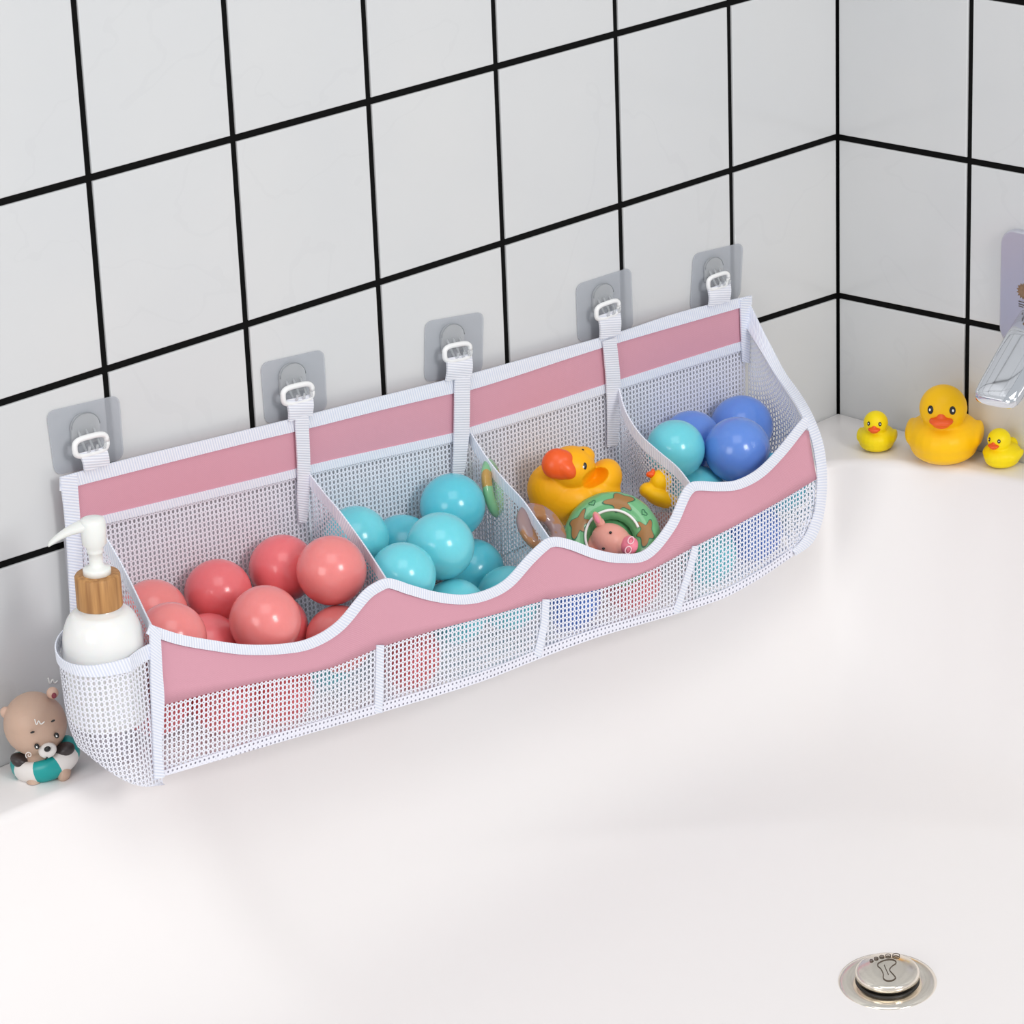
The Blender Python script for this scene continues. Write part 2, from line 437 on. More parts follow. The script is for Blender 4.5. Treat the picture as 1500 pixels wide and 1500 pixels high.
def inner(a, w):
    rr = rim_r(a); r = (rr+lipr)*(1-.30*w*0) - w*min(.34, rr*.36)
    x = TC.x+math.cos(a)*r; y = TC.y+math.sin(a)*r
    zt = deck_z(x, y)+lipz; zf = floor_z(x, y)
    k = 1-(1-w)**3.6
    return Vector((x, y, lerp(zt, zf, k)))
for i in range(1, 40): bs.append(ring(lambda a, w=(i/39)**1.4: inner(a, w)))
last = 1.0
for i in range(1, 12):
    def fn(a, f=1-i/12):
        q = inner(a, 1); x = TC.x+(q.x-TC.x)*f; y = TC.y+(q.y-TC.y)*f; return Vector((x, y, floor_z(x, y)))
    bs.append(ring(fn))
n = len(al)
for i in range(len(bs)-1):
    for k in range(n):
        F.append((bs[i]+k, bs[i]+(k+1) % n, bs[i+1]+(k+1) % n, bs[i+1]+k))
V.append(Vector((TC.x, TC.y, floor_z(TC.x, TC.y)))); c = len(V)-1
for k in range(n): F.append((bs[-1]+k, bs[-1]+(k+1) % n, c))
tub = obj('bathtub', V, F, M['tub']); tag(tub, 'white glossy bathtub filling the corner under the tiled walls', 'bathtub')

# ------------------------------------------------------------------ net organizer
YB, YF = -.015, -.155
bag = empty('net_bath_organizer', at(600, 600, YB), 'pink and white net organizer with four open compartments hanging on the tiled wall', 'bath toy organizer')
topx = [88, 160, 360, 560, 691, 760, 908, 984, 1040, 1100]; topy = [699, 679, 630, 580, 547, 528, 486, 461, 446, 433]
ptx = [88, 115, 360, 453, 560, 663, 689, 760, 820, 902, 1100]; pty = [719, 711, 649, 627, 600, 576, 571, 549, 529, 503, 446]
pbx = [88, 119, 400, 480, 664, 688, 773, 908, 1086, 1100]; pby = [771, 763, 695, 675, 634, 626, 600, 556, 500, 497]
def TOP(u): return sinterp(u, topx, topy)
def PT(u): return sinterp(u, ptx, pty)
def PB(u): return sinterp(u, pbx, pby)
def us(a, b, n): return [lerp(a, b, i/(n-1)) for i in range(n)]
def backband(name, fa, fb, a, b, Y, mt, n=60, thick=.001, rows=4):
    U = us(a, b, n)
    return grid(name, [[at(u, lerp(fa(u), fb(u), k/(rows-1)), Y) for u in U] for k in range(rows)], mt, bag, thick)
XB0, XB1 = at(90, 765, YB).x, at(1098, 500, YB).x
backband('header_band', lambda u: TOP(u)+6, lambda u: PB(u)+4, 104, 1090, YB, M['pink'])['label'] = 'pink fabric band'
backband('top_binding', TOP, PT, 88, 1101, YB-.0014, M['bind'], thick=.0016)
backband('lower_binding', PB, lambda u: PB(u)+13, 110, 1092, YB-.0009, M['bind'], thick=.0008)
def zb_of(x, y):
    zf = interp(x, [-1.0, -.75, -.52, -.33, -.22], [-.309, -.332, -.343, -.353, -.343])
    dk = deck_z(x, y)+.004
    if dk < zf: return max(dk, zf)
    return interp(y, [-.155, -.078, -.052, -.015], [zf, zf+.004, dk, dk])
# back net
rows = []; NB = 80
U = us(96, 1092, NB); topb = [at(u, PB(u)+8, YB) for u in U]
rows = []
for k in range(14):
    r = []
    for p in topb:
        zb = deck_z(p.x, YB)+.005; r.append(Vector((p.x, YB+.0006, lerp(p.z, zb, k/13))))
    rows.append(r)
grid('back_net', rows, M['net'], bag)
M['backsheet'] = clearmat('added_sheer_backing', (.86, .86, .90), .8, .8)
grid('added_back_sheet', [[p+Vector((0, .0035, 0)) for p in r] for r in rows], M['backsheet'], bag)  # added sheet: hides grout lines, greys the net holes like shaded tile
# left and right border of the back
def vstrip(name, outer, inner, Y, mt=None, thick=.0016, n=24):
    A = [at(u, v, Y) for u, v in outer]; B = [at(u, v, Y) for u, v in inner]
    return ribbon(name, A, B, mt or M['bind'], bag, thick, n)
vstrip('side_binding', [(88, 700), (95, 760), (101, 850), (106, 940), (120, 1040)], [(112, 694), (117, 762), (122, 850), (124, 940), (136, 1040)], YB-.002)
vstrip('side_binding', [(1084, 440), (1086, 500), (1088, 530)], [(1100, 434), (1098, 500), (1097, 532)], YB-.003)
# vertical tapes sewn over the header where the dividers start
for L, R in (([(432, 612), (436, 690), (436, 730), (438, 765)], [(451, 607), (454, 686), (452, 735), (449, 765)]),
             ([(666, 556), (665, 635), (664, 670), (663, 700)], [(688, 550), (687, 628), (683, 670), (679, 695)]),
             ([(883, 500), (888, 560), (890, 610), (890, 655)], [(902, 494), (908, 555), (908, 610), (904, 652)])):
    ribbon('vertical_tape', [at(u, v, YB-.0045) for u, v in L], [at(u, v, YB-.0045) for u, v in R], M['strap'], bag, .0015, 24)

# front: scalloped upper edge, pink band, net below
sx = [218, 227, 264, 307, 360, 413, 453, 493, 533, 556, 568, 580, 600, 640, 680, 712, 741, 773, 797, 808, 820, 840, 875, 910, 945, 980, 999, 1010, 1022, 1056, 1080, 1110, 1140, 1175, 1186, 1197]
sy = [913, 917, 929, 937, 944, 943, 935, 911, 865, 850, 847, 849, 856, 867, 871, 864, 848, 813, 791, 787, 787, 792, 805, 811, 805, 763, 721, 708, 705, 706, 703, 687, 657, 614, 607, 604]
def SCAL(u): return sinterp(u, sx, sy)
lx = [226, 240, 320, 400, 480, 557, 640, 720, 795, 880, 950, 1014, 1080, 1140, 1195, 1200]; ly = [1035, 1032, 1012, 995, 979, 948, 922, 901, 880, 862, 836, 802, 768, 735, 702, 699]
def LOW(u): return sinterp(u, lx, ly)
bx_ = [226, 400, 557, 700, 790, 837, 880, 1050, 1110, 1165, 1192, 1200]; by_ = [1141, 1090, 1044, 1000, 965, 947, 932, 880, 849, 812, 795, 790]
def BOT(u): return sinterp(u, bx_, by_)
peaks = [222, 568, 808, 1012, 1178]
def YFu(u):
    for i in range(4):
        if u <= peaks[i+1]:
            t = max(0, (u-peaks[i])/(peaks[i+1]-peaks[i])); return YF-.004*math.sin(PI*t)**2
    return YF
def front(name, fa, fb, a, b, mt, dy=0, n=150, rows=5, thick=.0012, b2=None):
    U = us(a, b, n); R_ = []
    for k in range(rows):
        U = us(a, lerp(b, b2 or b, k/(rows-1)), n)
        R_.append([at(u, lerp(fa(u), fb(u), k/(rows-1)), YFu(u)+dy) for u in U])
    return grid(name, R_, mt, bag, thick)
front('front_band', lambda u: SCAL(u)+6+max(0, u-1160)*.7, LOW, 222, 1184, M['pink'], b2=1196, rows=6)['label'] = 'pink scalloped fabric band'
# right slanted end of the pink band
front('front_net', lambda u: LOW(u)-4, BOT, 232, 1166, M['net'], rows=14, thick=0, n=220)
rowsr = []
for k in range(14):
    t = k/13; r_ = []
    ur = sinterp(t, [0, .35, .65, 1], [1196, 1198, 1190, 1166]); vr = lerp(702, 812, t)
    a_ = (1166, lerp(LOW(1166)-4, BOT(1166), t))
    for j in range(8): r_.append(at(lerp(a_[0], ur, j/7), lerp(a_[1], vr, j/7), YF))
    rowsr.append(r_)
grid('front_net', rowsr, M['net'], bag)
# scallop binding: offset along the curve normal in the picture of the sheet
U = us(220, 1180, 260); A = []; B = []
for u in U:
    d = (SCAL(u+2)-SCAL(u-2))/4; L = math.hypot(1, d); wd = interp(u, [220, 700, 1170], [15, 14, 13])
    A.append(at(u, SCAL(u), YFu(u)-.0018)); B.append(at(u-d/L*wd*.9, SCAL(u)+wd/L*1.0+ (abs(d)/L)*2, YFu(u)-.0018))
grid('scallop_binding', [A, [a.lerp(b, .5)+Vector((0, -.0003, 0)) for a, b in zip(A, B)], B], M['bind'], bag, .0014)
# bottom hem, seam tapes under the dividers
front('bottom_hem', lambda u: BOT(u)-interp(u, [226, 400, 800, 1166], [8, 14, 14, 12]), BOT, 236, 1160, M['netdense'], dy=-.0012, rows=3, thick=.0008)
for L, w in (([(557, 945), (556, 990), (554, 1044)], 11), ([(800, 878), (797, 915), (787, 962)], 10), ([(1019, 800), (1010, 835), (990, 898)], 9)):
    ribbon('seam_tape', [at(u-w/2, v, YFu(u)-.0014) for u, v in L], [at(u+w/2, v, YFu(u)-.0014) for u, v in L], M['bind'], bag, .0012)
vl = [(219, 914), (220, 960), (221, 1010), (224, 1080), (226, 1142)]; vr_ = [(234, 922), (237, 980), (240, 1032), (236, 1090), (240, 1138)]
ribbon('corner_binding', [at(u, v, YF-.003) for u, v in vl], [at(u, v, YF-.003) for u, v in vr_], M['bind'], bag, .002, 30)
# underside net
U = us(228, 1163, 90); rows = []
for k in range(12):
    r = []
    for u in U:
        pf = at(u, BOT(u), YF); fr = (u-228)/(1163-228)
        xb = lerp(-.975, -.15, fr); y = lerp(YF, YB, k/11); x = lerp(pf.x, xb, k/11)
        z = zb_of(x, y) if k else pf.z
        if k == 1: z = min(z, pf.z+.002)
        r.append(Vector((x, y, z)))
    rows.append(r)
grid('bottom_net', rows, M['net'], bag)
# dividers
DV = [[(452, 692), (475, 722), (497, 748), (530, 793), (552, 826), (568, 851)],
      [(690, 634), (715, 673), (740, 704), (765, 731), (787, 762), (807, 791)],
      [(906, 566), (917, 603), (938, 636), (965, 661), (992, 684), (1012, 709)]]
def divider(name, px, w, mt_edge=True, edge_dy=0):
    n = len(px); pts = []
    for i, (u, v) in enumerate(px): pts.append(at(u, v, lerp(YB-.003, YF+.001, i/(n-1))))
    pts = poly(pts, 24); R_ = []
    for k in range(14):
        r = []
        for i, p in enumerate(pts):
            zb = zb_of(p.x, p.y)+.001
            # sheet hangs from its edge towards the straight line between its ends
            ex = lerp(pts[0].x, pts[-1].x, (p.y-pts[0].y)/(pts[-1].y-pts[0].y)); t = k/13
            r.append(Vector((lerp(p.x, ex, min(1, t*1.5)), p.y, lerp(p.z, zb, t))))
        R_.append(r)
    d = grid(name, R_, M['net'], bag)
    A = [p.copy() for p in pts]; B = []
    for i, p in enumerate(pts):
        t = (pts[min(23, i+1)]-pts[max(0, i-1)]).normalized(); dn = Vector((0, 0, -1)); dn = (dn-t*dn.dot(t)).normalized()
        B.append(p+dn*w+Vector((-.0005, 0, 0)))
    e = grid('edge_binding', [A, B], M['bind'], d, .0014)
    return pts
for px in DV: divider('divider', px, .0105)
LP = [(118, 768), (145, 775), (172, 815), (196, 862), (212, 896), (222, 916)]
lpts = divider('side_net', LP, .011)
# right side panel with its curved outer seam
EO = [(1099, 446), (1130, 508), (1150, 546), (1172, 577), (1188, 604), (1201, 635), (1208, 663), (1211, 706), (1207, 750), (1199, 778), (1187, 798), (1165, 814)]
EI = [(1094, 480), (1118, 520), (1136, 550), (1155, 576), (1172, 604), (1187, 640), (1193, 668), (1197, 702), (1194, 745), (1188, 765), (1177, 788), (1160, 806)]
EY = [-.017, -.05, -.075, -.10, -.125, -.143, -.15, -.156, -.157, -.157, -.157, -.1565]
eo = poly([at(u, v, y-.001) for (u, v), y in zip(EO, EY)], 48); ei = poly([at(u, v, y-.001) for (u, v), y in zip(EI, EY)], 48)
e = grid('side_seam_binding', [eo, [a.lerp(b, .5)+Vector((.0008, -.0005, 0)) for a, b in zip(eo, ei)], ei], M['bind'], bag, .0013)
bk = [Vector((lerp(-.1475, -.150, i/47), YB, lerp(at(1098, 475, YB).z, deck_z(-.15, YB)+.006, i/47))) for i in range(48)]
eo2 = [p+Vector((-.0005, .0015, 0)) for p in ei]
R_ = []
for i in range(48):
    r = []
    for k in range(14):
        t = k/13; q = bk[i].lerp(eo2[i], t); q.x += .010*math.sin(PI*t)*math.sin(PI*i/47)
        q.z = max(q.z, zb_of(q.x, q.y)+.001) ; r.append(q)
    R_.append(r)
grid('side_net', R_, M['net'], bag)
# outside pocket on the left end
def xpan(y): return lerp(-.9701, -.9953, (y-YB)/(YF-YB))
SB_Y = -.1235
SBX = -1.0225
print('bottle px', ((Vector((SBX, SB_Y, -.2))-CP).dot(CR)/(Vector((SBX, SB_Y, -.2))-CP).dot(CF))*FPX+750)
rows = []
PZ = at(160, 968, -.158).z
PYC, PYW = -.124, .0405
rows = []
for k in range(18):
    t = k/17; r = []
    for i in range(44):
        a = PI*i/43; c_ = math.cos(a); y = PYC+PYW*c_*(1 if t < .6 else lerp(1, .86, (t-.6)/.4))
        bul = .0735*math.sin(a)**.62*(1-.06*t)*(1 if t < .62 else math.sqrt(max(0, 1-(.42*(t-.62)/.38)**2)))
        y = max(y, -.1545-.012*min(1, math.sin(a)/.3)); bul = bul+0
        x = xpan(max(y, -.155))-.0012-bul
        zt = PZ+.004*abs(c_)**2+(y-PYC)*.10
        zo = -.2760-.0*t; zi = max(deck_z(x, y)+.003, -.316)
        zbm = lerp(zi, zo, math.sin(a)**1.2)
        r.append(Vector((x, y, lerp(zt, zbm, t))))
    rows.append(r)
pk = grid('side_pocket', rows, M['net'], bag)
# underside of the pocket, closing towards the bag
bot_r = rows[-1]; R_ = []
for k in range(7):
    t = k/6; R_.append([Vector((lerp(p.x, xpan(p.y)-.0012, t), p.y, lerp(p.z, -.3165, t**1.0))) for p in bot_r])
grid('pocket_bottom', R_, M['net'], pk)
grid('pocket_binding', [[p+(p-Vector((xpan(PYC), PYC, p.z))).normalized()*.0012 for p in r] for r in (rows[0], [a.lerp(b, 1.75) for a, b in zip(rows[0], rows[1])])], M['bind'], pk, .0012)

# ------------------------------------------------------------------ hooks and strap loops
HK = [dict(p=[(67, 603), (174, 578), (181, 672), (80, 697)], r=(133, 652), s=[(116, 664), (154, 654), (160, 679), (124, 691)], k=1.0),
      dict(p=[(381, 532), (474, 511), (479, 600), (388, 622)], r=(436, 577), s=[(419, 586), (457, 577), (457, 608), (423, 617)], k=1.0),
      dict(p=[(622, 471), (708, 456), (706, 545), (621, 560)], r=(670, 516), s=[(654, 525), (690, 518), (690, 552), (653, 558)], k=.95),
      dict(p=[(843, 417), (924, 391), (927, 482), (846, 502)], r=(890, 454), s=[(876, 463), (907, 452), (908, 489), (879, 497)], k=.9),
      dict(p=[(1015, 372), (1088, 355), (1084, 436), (1010, 456)], r=(1052, 412), s=[(1037, 423), (1069, 412), (1068, 441), (1038, 449)], k=.85)]
hlab = ['clear square adhesive hook at the far left above the soap dispenser', 'clear square adhesive hook second from the left, above the coral ball compartment',
        'clear square adhesive hook in the middle, above the cyan ball compartment', 'clear square adhesive hook over a vertical grout line above the rubber duck compartment',
        'clear square adhesive hook at the far right, nearest the wall corner']
for h, lab in zip(HK, hlab):
    q = [at(u, v, -.0032) for u, v in h['p']]
    root = empty('adhesive_hook', sum(q, Vector())/4, lab, 'wall hook', 'clear adhesive hooks on the tiled wall')
    P3 = []                                     # rounded quadrilateral
    for i in range(4):
        a, b, c = q[i-1], q[i], q[(i+1) % 4]; rr = .009
        s0 = b+(a-b).normalized()*rr; s1 = b+(c-b).normalized()*rr
        for k in range(7):
            t = k/6; P3.append((1-t)**2*s0+2*t*(1-t)*b+t*t*s1)
    plate('adhesive_pad', P3, Vector((0, -.0008, 0)), M['pad'], root)
    c = at(h['r'][0], h['r'][1], -.012); s = h['k']
    mz = Vector((c.x, -.0042, c.z+.012*s)); ax = (q[1]-q[0]).normalized(); az = Vector((0, 0, 1))
    def arch(w, hh, y0):
        pts = [(-w, -hh*.5)]+[(w*math.cos(PI-PI*k/14), hh*.15+hh*.5*math.sin(PI*k/14)) for k in range(15)]+[(w, -hh*.5)]
        return [Vector((mz.x, y0, mz.z))+ax*a+az*b for a, b in pts]
    mount = plate('hook_mount', arch(.0145*s, .024*s, -.0042), Vector((0, -.003, 0)), M['clear'], root, .0006)
    rimp = arch(.0145*s, .024*s, -.0072)[1:-1]
    tube('mount_rim', rimp, .0004, M['clearedge'], mount, 6)
    for dx in (-.008*s, 0, .008*s):
        path = [Vector((mz.x, -.0065, mz.z-.001))+ax*dx+Vector((0, y, z)) for y, z in ((0, .002), (-.004, -.004*s), (-.0075, -.011*s), (-.011, -.0145*s), (-.0145, -.0125*s), (-.0155, -.008*s))]
        tube('hook_prong', path, .0013, M['clear'], root, 8)
    # strap loop and rectangular ring belong to the organizer
    yS = -.0175
    st = [at(u, v, y) for (u, v), y in zip(h['s'], (yS, yS, YB-.004, YB-.004))]
    sb = ribbon('hanging_strap', [st[0], (st[0]+st[3])/2+Vector((0, -.0015, 0)), st[3]], [st[1], (st[1]+st[2])/2+Vector((0, -.0015, 0)), st[2]], M['strap'], bag, .0022, 16)
    rc = at(h['r'][0], h['r'][1], yS); w, hh = .0165*s, .0078*s
    e1 = (st[1]-st[0]).normalized(); e2 = Vector((0, 0, 1)); loop = []
    for k in range(33):
        a = 2*PI*k/32; cx, sx_ = math.cos(a), math.sin(a)
        loop.append(rc+e1*(w*abs(cx)**.55*(1 if cx > 0 else -1))+e2*(hh*abs(sx_)**.6*(1 if sx_ > 0 else -1)))
    tube('strap_ring', loop, .0026*s, M['whitering'], sb, 8)

# ------------------------------------------------------------------ balls
random.seed(3)
def make_ball(key):
    prof = []; n = 40
    for i in range(n+1):
        th = -PI/2+PI*i/n; r = math.cos(th); z = math.sin(th)
        if abs(z) < .05: r += .006*(1-abs(z)/.05)
        prof.append((max(r, .002), z))
    return lathe('plastic_ball', prof, M[key], None, 56)
protos = {}
BALLS = [
 ('coral2', -0.9163, -0.0465, -0.2200, 0.0297, 'coral ball half hidden at the left end of the coral compartment, against the back net'),
 ('coral2', -0.9515, -0.1190, -0.2098, 0.0300, 'coral ball at the front left corner of the coral compartment'),
 ('coral', -0.8462, -0.0465, -0.2225, 0.0297, 'bright coral ball with a seam line touching the back net, left of centre'),
 ('coral', -0.8825, -0.0760, -0.2535, 0.0295, 'coral ball sunk low between the front left ball and the largest front ball'),
 ('coral2', -0.8557, -0.1237, -0.2236, 0.0308, 'pale coral ball in the middle of the front row by the scalloped edge'),
 ('coral', -0.8096, -0.0758, -0.2584, 0.0295, 'coral ball mostly hidden behind the pale front middle ball'),
 ('coral', -0.7741, -0.0465, -0.2214, 0.0300, 'coral ball at the back right under the vertical tape'),
 ('coral2', -0.7656, -0.1048, -0.2097, 0.0306, 'dusty coral ball resting highest on the right against the first divider'),
 ('coral2', -0.7771, -0.1245, -0.2653, 0.0295, 'coral ball low at the front right, half behind the scalloped binding'),
 ('cyan2', -0.6917, -0.0500, -0.2166, 0.0295, 'cyan ball at the far left of the cyan compartment, partly behind the first divider'),
 ('cyan', -0.6362, -0.0468, -0.2424, 0.0298, 'deep cyan ball low at the back between two higher ones'),
 ('cyan', -0.5763, -0.0500, -0.2187, 0.0301, 'cyan ball lying topmost in its compartment, near the second vertical tape'),
 ('cyan2', -0.6397, -0.1045, -0.2247, 0.0307, 'large bright cyan ball in the centre of the cyan compartment'),
 ('cyan2', -0.6992, -0.1215, -0.2301, 0.0295, 'pale cyan ball at the front left beside the first scallop peak'),
 ('cyan', -0.5644, -0.0600, -0.2839, 0.0297, 'shaded cyan ball low on the right beside the second divider'),
 ('cyan2', -0.6432, -0.1245, -0.2814, 0.0295, 'cyan ball at the lowest point of the second scallop, seen again through the net below'),
 ('cyan2', -0.5740, -0.1197, -0.2911, 0.0295, 'cyan ball at the front right of its compartment, just left of the second peak'),
 ('cyan2', -0.3132, -0.0757, -0.2300, 0.0285, 'light cyan ball standing out among the blue balls in the right compartment'),
 ('blue', -0.1934, -0.0482, -0.2461, 0.0311, 'blue ball highest at the right end, against the side net'),
 ('blue', -0.2618, -0.1086, -0.2366, 0.0319, 'large blue ball in front with two bright highlights'),
 ('blue', -0.2626, -0.0470, -0.2427, 0.0300, 'blue ball at the back behind the light cyan ball'),
 ('cyan2', -0.2885, -0.0815, -0.2840, 0.0295, 'cyan ball of which only the top shows by the third scallop peak'),
 ('cyan', -0.2175, -0.1200, -0.2800, 0.0295, 'teal ball low at the front right corner, a sliver above the binding'),
 ('coral', -0.9065, -0.1235, -0.2790, 0.0295, 'coral ball seen only through the lower left front net'),
 ('coral', -0.9590, -0.1000, -0.2720, 0.0295, 'coral ball low beside the soap dispenser pocket, seen through the corner net'),
 ('coral', -0.8450, -0.1235, -0.2920, 0.0295, 'coral ball on the bottom of the coral compartment, seen through the net'),
 ('cyan2', -0.7571, -0.0795, -0.2979, 0.0295, 'cyan ball on the bottom beneath the coral balls, seen through the net'),
 ('coral', -0.7000, -0.1245, -0.3060, 0.0295, 'coral ball on the bottom beneath the cyan balls, seen through the net'),
 ('blue', -0.5002, -0.1219, -0.3127, 0.0295, 'blue ball under the rubber duck compartment, seen through the front net'),
 ('coral', -0.4237, -0.1245, -0.3168, 0.0295, 'coral ball under the green swim ring, seen through the front net'),
 ('cyan2', -0.3224, -0.1245, -0.3217, 0.0295, 'cyan ball on the bottom of the right compartment next to the seam tape'),
 ('blue', -0.2580, -0.1245, -0.3180, 0.0295, 'blue ball on the bottom at the right end, seen through the net'),
]
for key, x, y, z, r, lab in BALLS:
    if key not in protos: protos[key] = o = make_ball(key)
    else: o = protos[key].copy(); COL.objects.link(o)
    o.location = (x, y, z); o.scale = (r, r, r); o.rotation_euler = (random.uniform(-.6, .6), random.uniform(-.6, .6), random.uniform(0, 6))
    grp = 'coral' if 'coral' in key else ('blue' if key == 'blue' else 'cyan')
    tag(o, lab, 'ball', grp+' plastic balls in the net organizer')

# ------------------------------------------------------------------ rubber ducks
CRH = Vector((CR.x, CR.y, 0)).normalized()
def frame(loc, yaw_deg, M3=None):
    """local -Y faces the camera when yaw is 0; positive yaw turns the face to the picture's right"""
    a = math.atan2(CRH.y, CRH.x)+math.radians(yaw_deg)
    return a
def duck(name, loc, s, yaw, label, mt, rot=None, group=None, wink=False, beakscale=1.0):
    """s: body half width; local origin at base, face to -Y"""
    root = empty(name, (0, 0, 0), label, 'rubber duck', group)
    bd = blob('body', [((0, .10*s, .66*s), (1.0*s, 1.12*s, .66*s)), ((0, .05*s, .40*s), (.90*s, 1.0*s, .44*s)), ((0, -.28*s, 1.57*s), (.64*s, .62*s, .63*s)), ((0, -.2*s, 1.1*s), (.50*s, .50*s, .4*s)),
                       ((0, 1.0*s, .98*s), (.38*s, .35*s, .28*s), Euler((.9, 0, 0)).to_matrix()),
                       ((.88*s, .15*s, .74*s), (.17*s, .60*s, .27*s), Euler((.12, 0, 0)).to_matrix()), ((-.88*s, .15*s, .74*s), (.17*s, .60*s, .27*s), Euler((.12, 0, 0)).to_matrix())],
              mt, root, voxel=s*.045, smooth=5)
    for v in bd.data.vertices: v.co.z = max(v.co.z, .02*s)
    k = beakscale
    hc = Vector((0, -.28*s, 1.57*s))
    bk = blob('beak', [((0, -.88*s, 1.41*s), (.33*s*k, .24*s*k, .11*s*k), Euler((.12, 0, 0)).to_matrix()), ((0, -.84*s, 1.32*s), (.25*s*k, .20*s*k, .07*s*k), Euler((.35, 0, 0)).to_matrix()),
                       ((0, -.80*s, 1.48*s), (.15*s*k, .16*s*k, .17*s*k))], M['beak'], root, voxel=s*.03, smooth=3)
    for sg in (-1, 1):
        d = Vector((sg*.46, -.86, .20)).normalized(); p = hc+Vector((d.x*.64*s, d.y*.62*s, d.z*.63*s))*.985
        R = d.to_track_quat('Z', 'Y').to_matrix()
        ey = ellip('eye', p, (.088*s, .115*s, .03*s), M['black'], root, R)
        ellip('pupil', p+d*.022*s, (.032*s, .042*s, .014*s), M['white'], ey, R)
    root.location = loc
    root.rotation_euler = rot if rot else (0, 0, frame(loc, yaw))
    return root
p = atdeck(1284, 658); duck('rubber_duck', Vector((p.x, p.y, deck_z(p.x, p.y)-.0002)), .0195, -14, 'small yellow rubber duck standing alone on the tub ledge near the wall corner', M['duck3'], group='yellow rubber ducks on the tub ledge')
p = Vector((-.0430, -.1815, 0)); duck('rubber_duck', Vector((p.x, p.y, deck_z(p.x, p.y)-.0002)), .0372, -12, 'large orange-yellow rubber duck in the middle of the three on the ledge', M['duck'], group='yellow rubber ducks on the tub ledge')
p = atdeck(1467, 682); duck('rubber_duck', Vector((p.x, p.y, deck_z(p.x, p.y)-.0002)), .0185, -38, 'small yellow rubber duck under the faucet spout, rightmost on the ledge', M['duck3'], group='yellow rubber ducks on the tub ledge')

# ------------------------------------------------------------------ toys in the third compartment
def view_rot(right, up, back):
    return Matrix((right, up, back)).transposed()     # columns
# view-space helper: vector from right / up / toward-camera components
def vv(a, b, c): return CR*a+CU*b-CF*c
PX = 1/1545.0
# big duck lying back, bill towards the left, crown to the upper right
D0 = Vector((-.4337, -.0600, -.2374))
root = empty('rubber_duck', D0, 'large orange-yellow rubber duck tipped on its back with a red-orange bill in the organizer', 'rubber duck')
def q(du, dv, dep): return D0+vv(du*PX, -dv*PX, dep)
Rr = view_rot(CR, CU, -CF)
def rz(deg): return Rr @ Matrix.Rotation(math.radians(deg), 3, 'Z')
blob('body', [(q(-8, 18, -.004), (58*PX, 40*PX, .030), rz(-8)), (q(22, 8, -.006), (48*PX, 30*PX, .026), rz(0)), (q(44, -8, -.006), (26*PX, 34*PX, .022), rz(-25)),
              (q(-4, -26, .012), (36*PX, 33*PX, .026), rz(10)), (q(14, -44, .010), (17*PX, 14*PX, .014), rz(0)), (q(-28, 4, .003), (40*PX, 40*PX, .024), rz(20)),
              (q(30, -14, .006), (12*PX, 10*PX, .008), rz(-20))], M['duck2'], root, voxel=.0012, smooth=4)
# recess behind the neck
bdy = root.children[0]; dc = bdy.matrix_world.inverted() @ q(31, -10, .014)
for v in bdy.data.vertices:
    w = v.co-(D0+vv(31*PX, 12*PX, .014)) ; a_, b_, c_ = w.dot(CR), w.dot(CU), w.dot(-CF)
    a2 = a_*.85+b_*.5; b2 = -a_*.5+b_*.85; k_ = (a2/(21*PX))**2+(b2/(12*PX))**2
    if k_ < 1 and c_ > -.02: v.co = v.co+CF*(.016*(1-k_)**.7)
blob('beak', [(q(-26, -32, .032), (21*PX, 23*PX, .011), rz(-25)), (q(-14, -26, .033), (21*PX, 15*PX, .010), rz(-38)), (q(-6, -20, .032), (12*PX, 8*PX, .007), rz(-30)), (q(-15, -38, .031), (16*PX, 14*PX, .010), rz(-40)), (q(-22, -21, .031), (18*PX, 12*PX, .010), rz(-20))], M['beak'], root, voxel=.001, smooth=14)
ey = ellip('eye', q(14, -28, .0325), (4.6*PX, 6.2*PX, .002), M['black'], root, rz(-8))
ellip('pupil', q(13.4, -27, .0342), (1.5*PX, 2*PX, .0008), M['white'], ey, rz(-8))
ellip('eye', q(13, -52, .0215), (2*PX, 1.6*PX, .002), M['black'], root, rz(-8))
# small duck leaning on the third divider
S0 = at(962, 722, -.098)
def q2(du, dv, dep): return S0+vv(du*PX, -dv*PX, dep)
root = empty('rubber_duck', S0, 'small mustard rubber duck leaning against the third divider beside the green swim ring', 'rubber duck')
blob('body', [(q2(4, 6, 0), (27*PX, 14*PX, .013), rz(-24)), (q2(-12, -4, 0), (14*PX, 12*PX, .010), rz(0)), (q2(6, -18, .002), (17*PX, 16*PX, .011)), (q2(22, 10, 0), (12*PX, 8*PX, .008), rz(-30))], M['duck'], root, voxel=.0009, smooth=3)
blob('beak', [(q2(-9, -27, .006), (7.5*PX, 5*PX, .004), rz(0)), (q2(-6, -31, .006), (3*PX, 5*PX, .003), rz(0))], M['beak'], root, voxel=.0005, smooth=2)
ellip('eye', q2(14, -28, .0085), (4*PX, 1.5*PX, .001), M['black'], root, rz(-30))
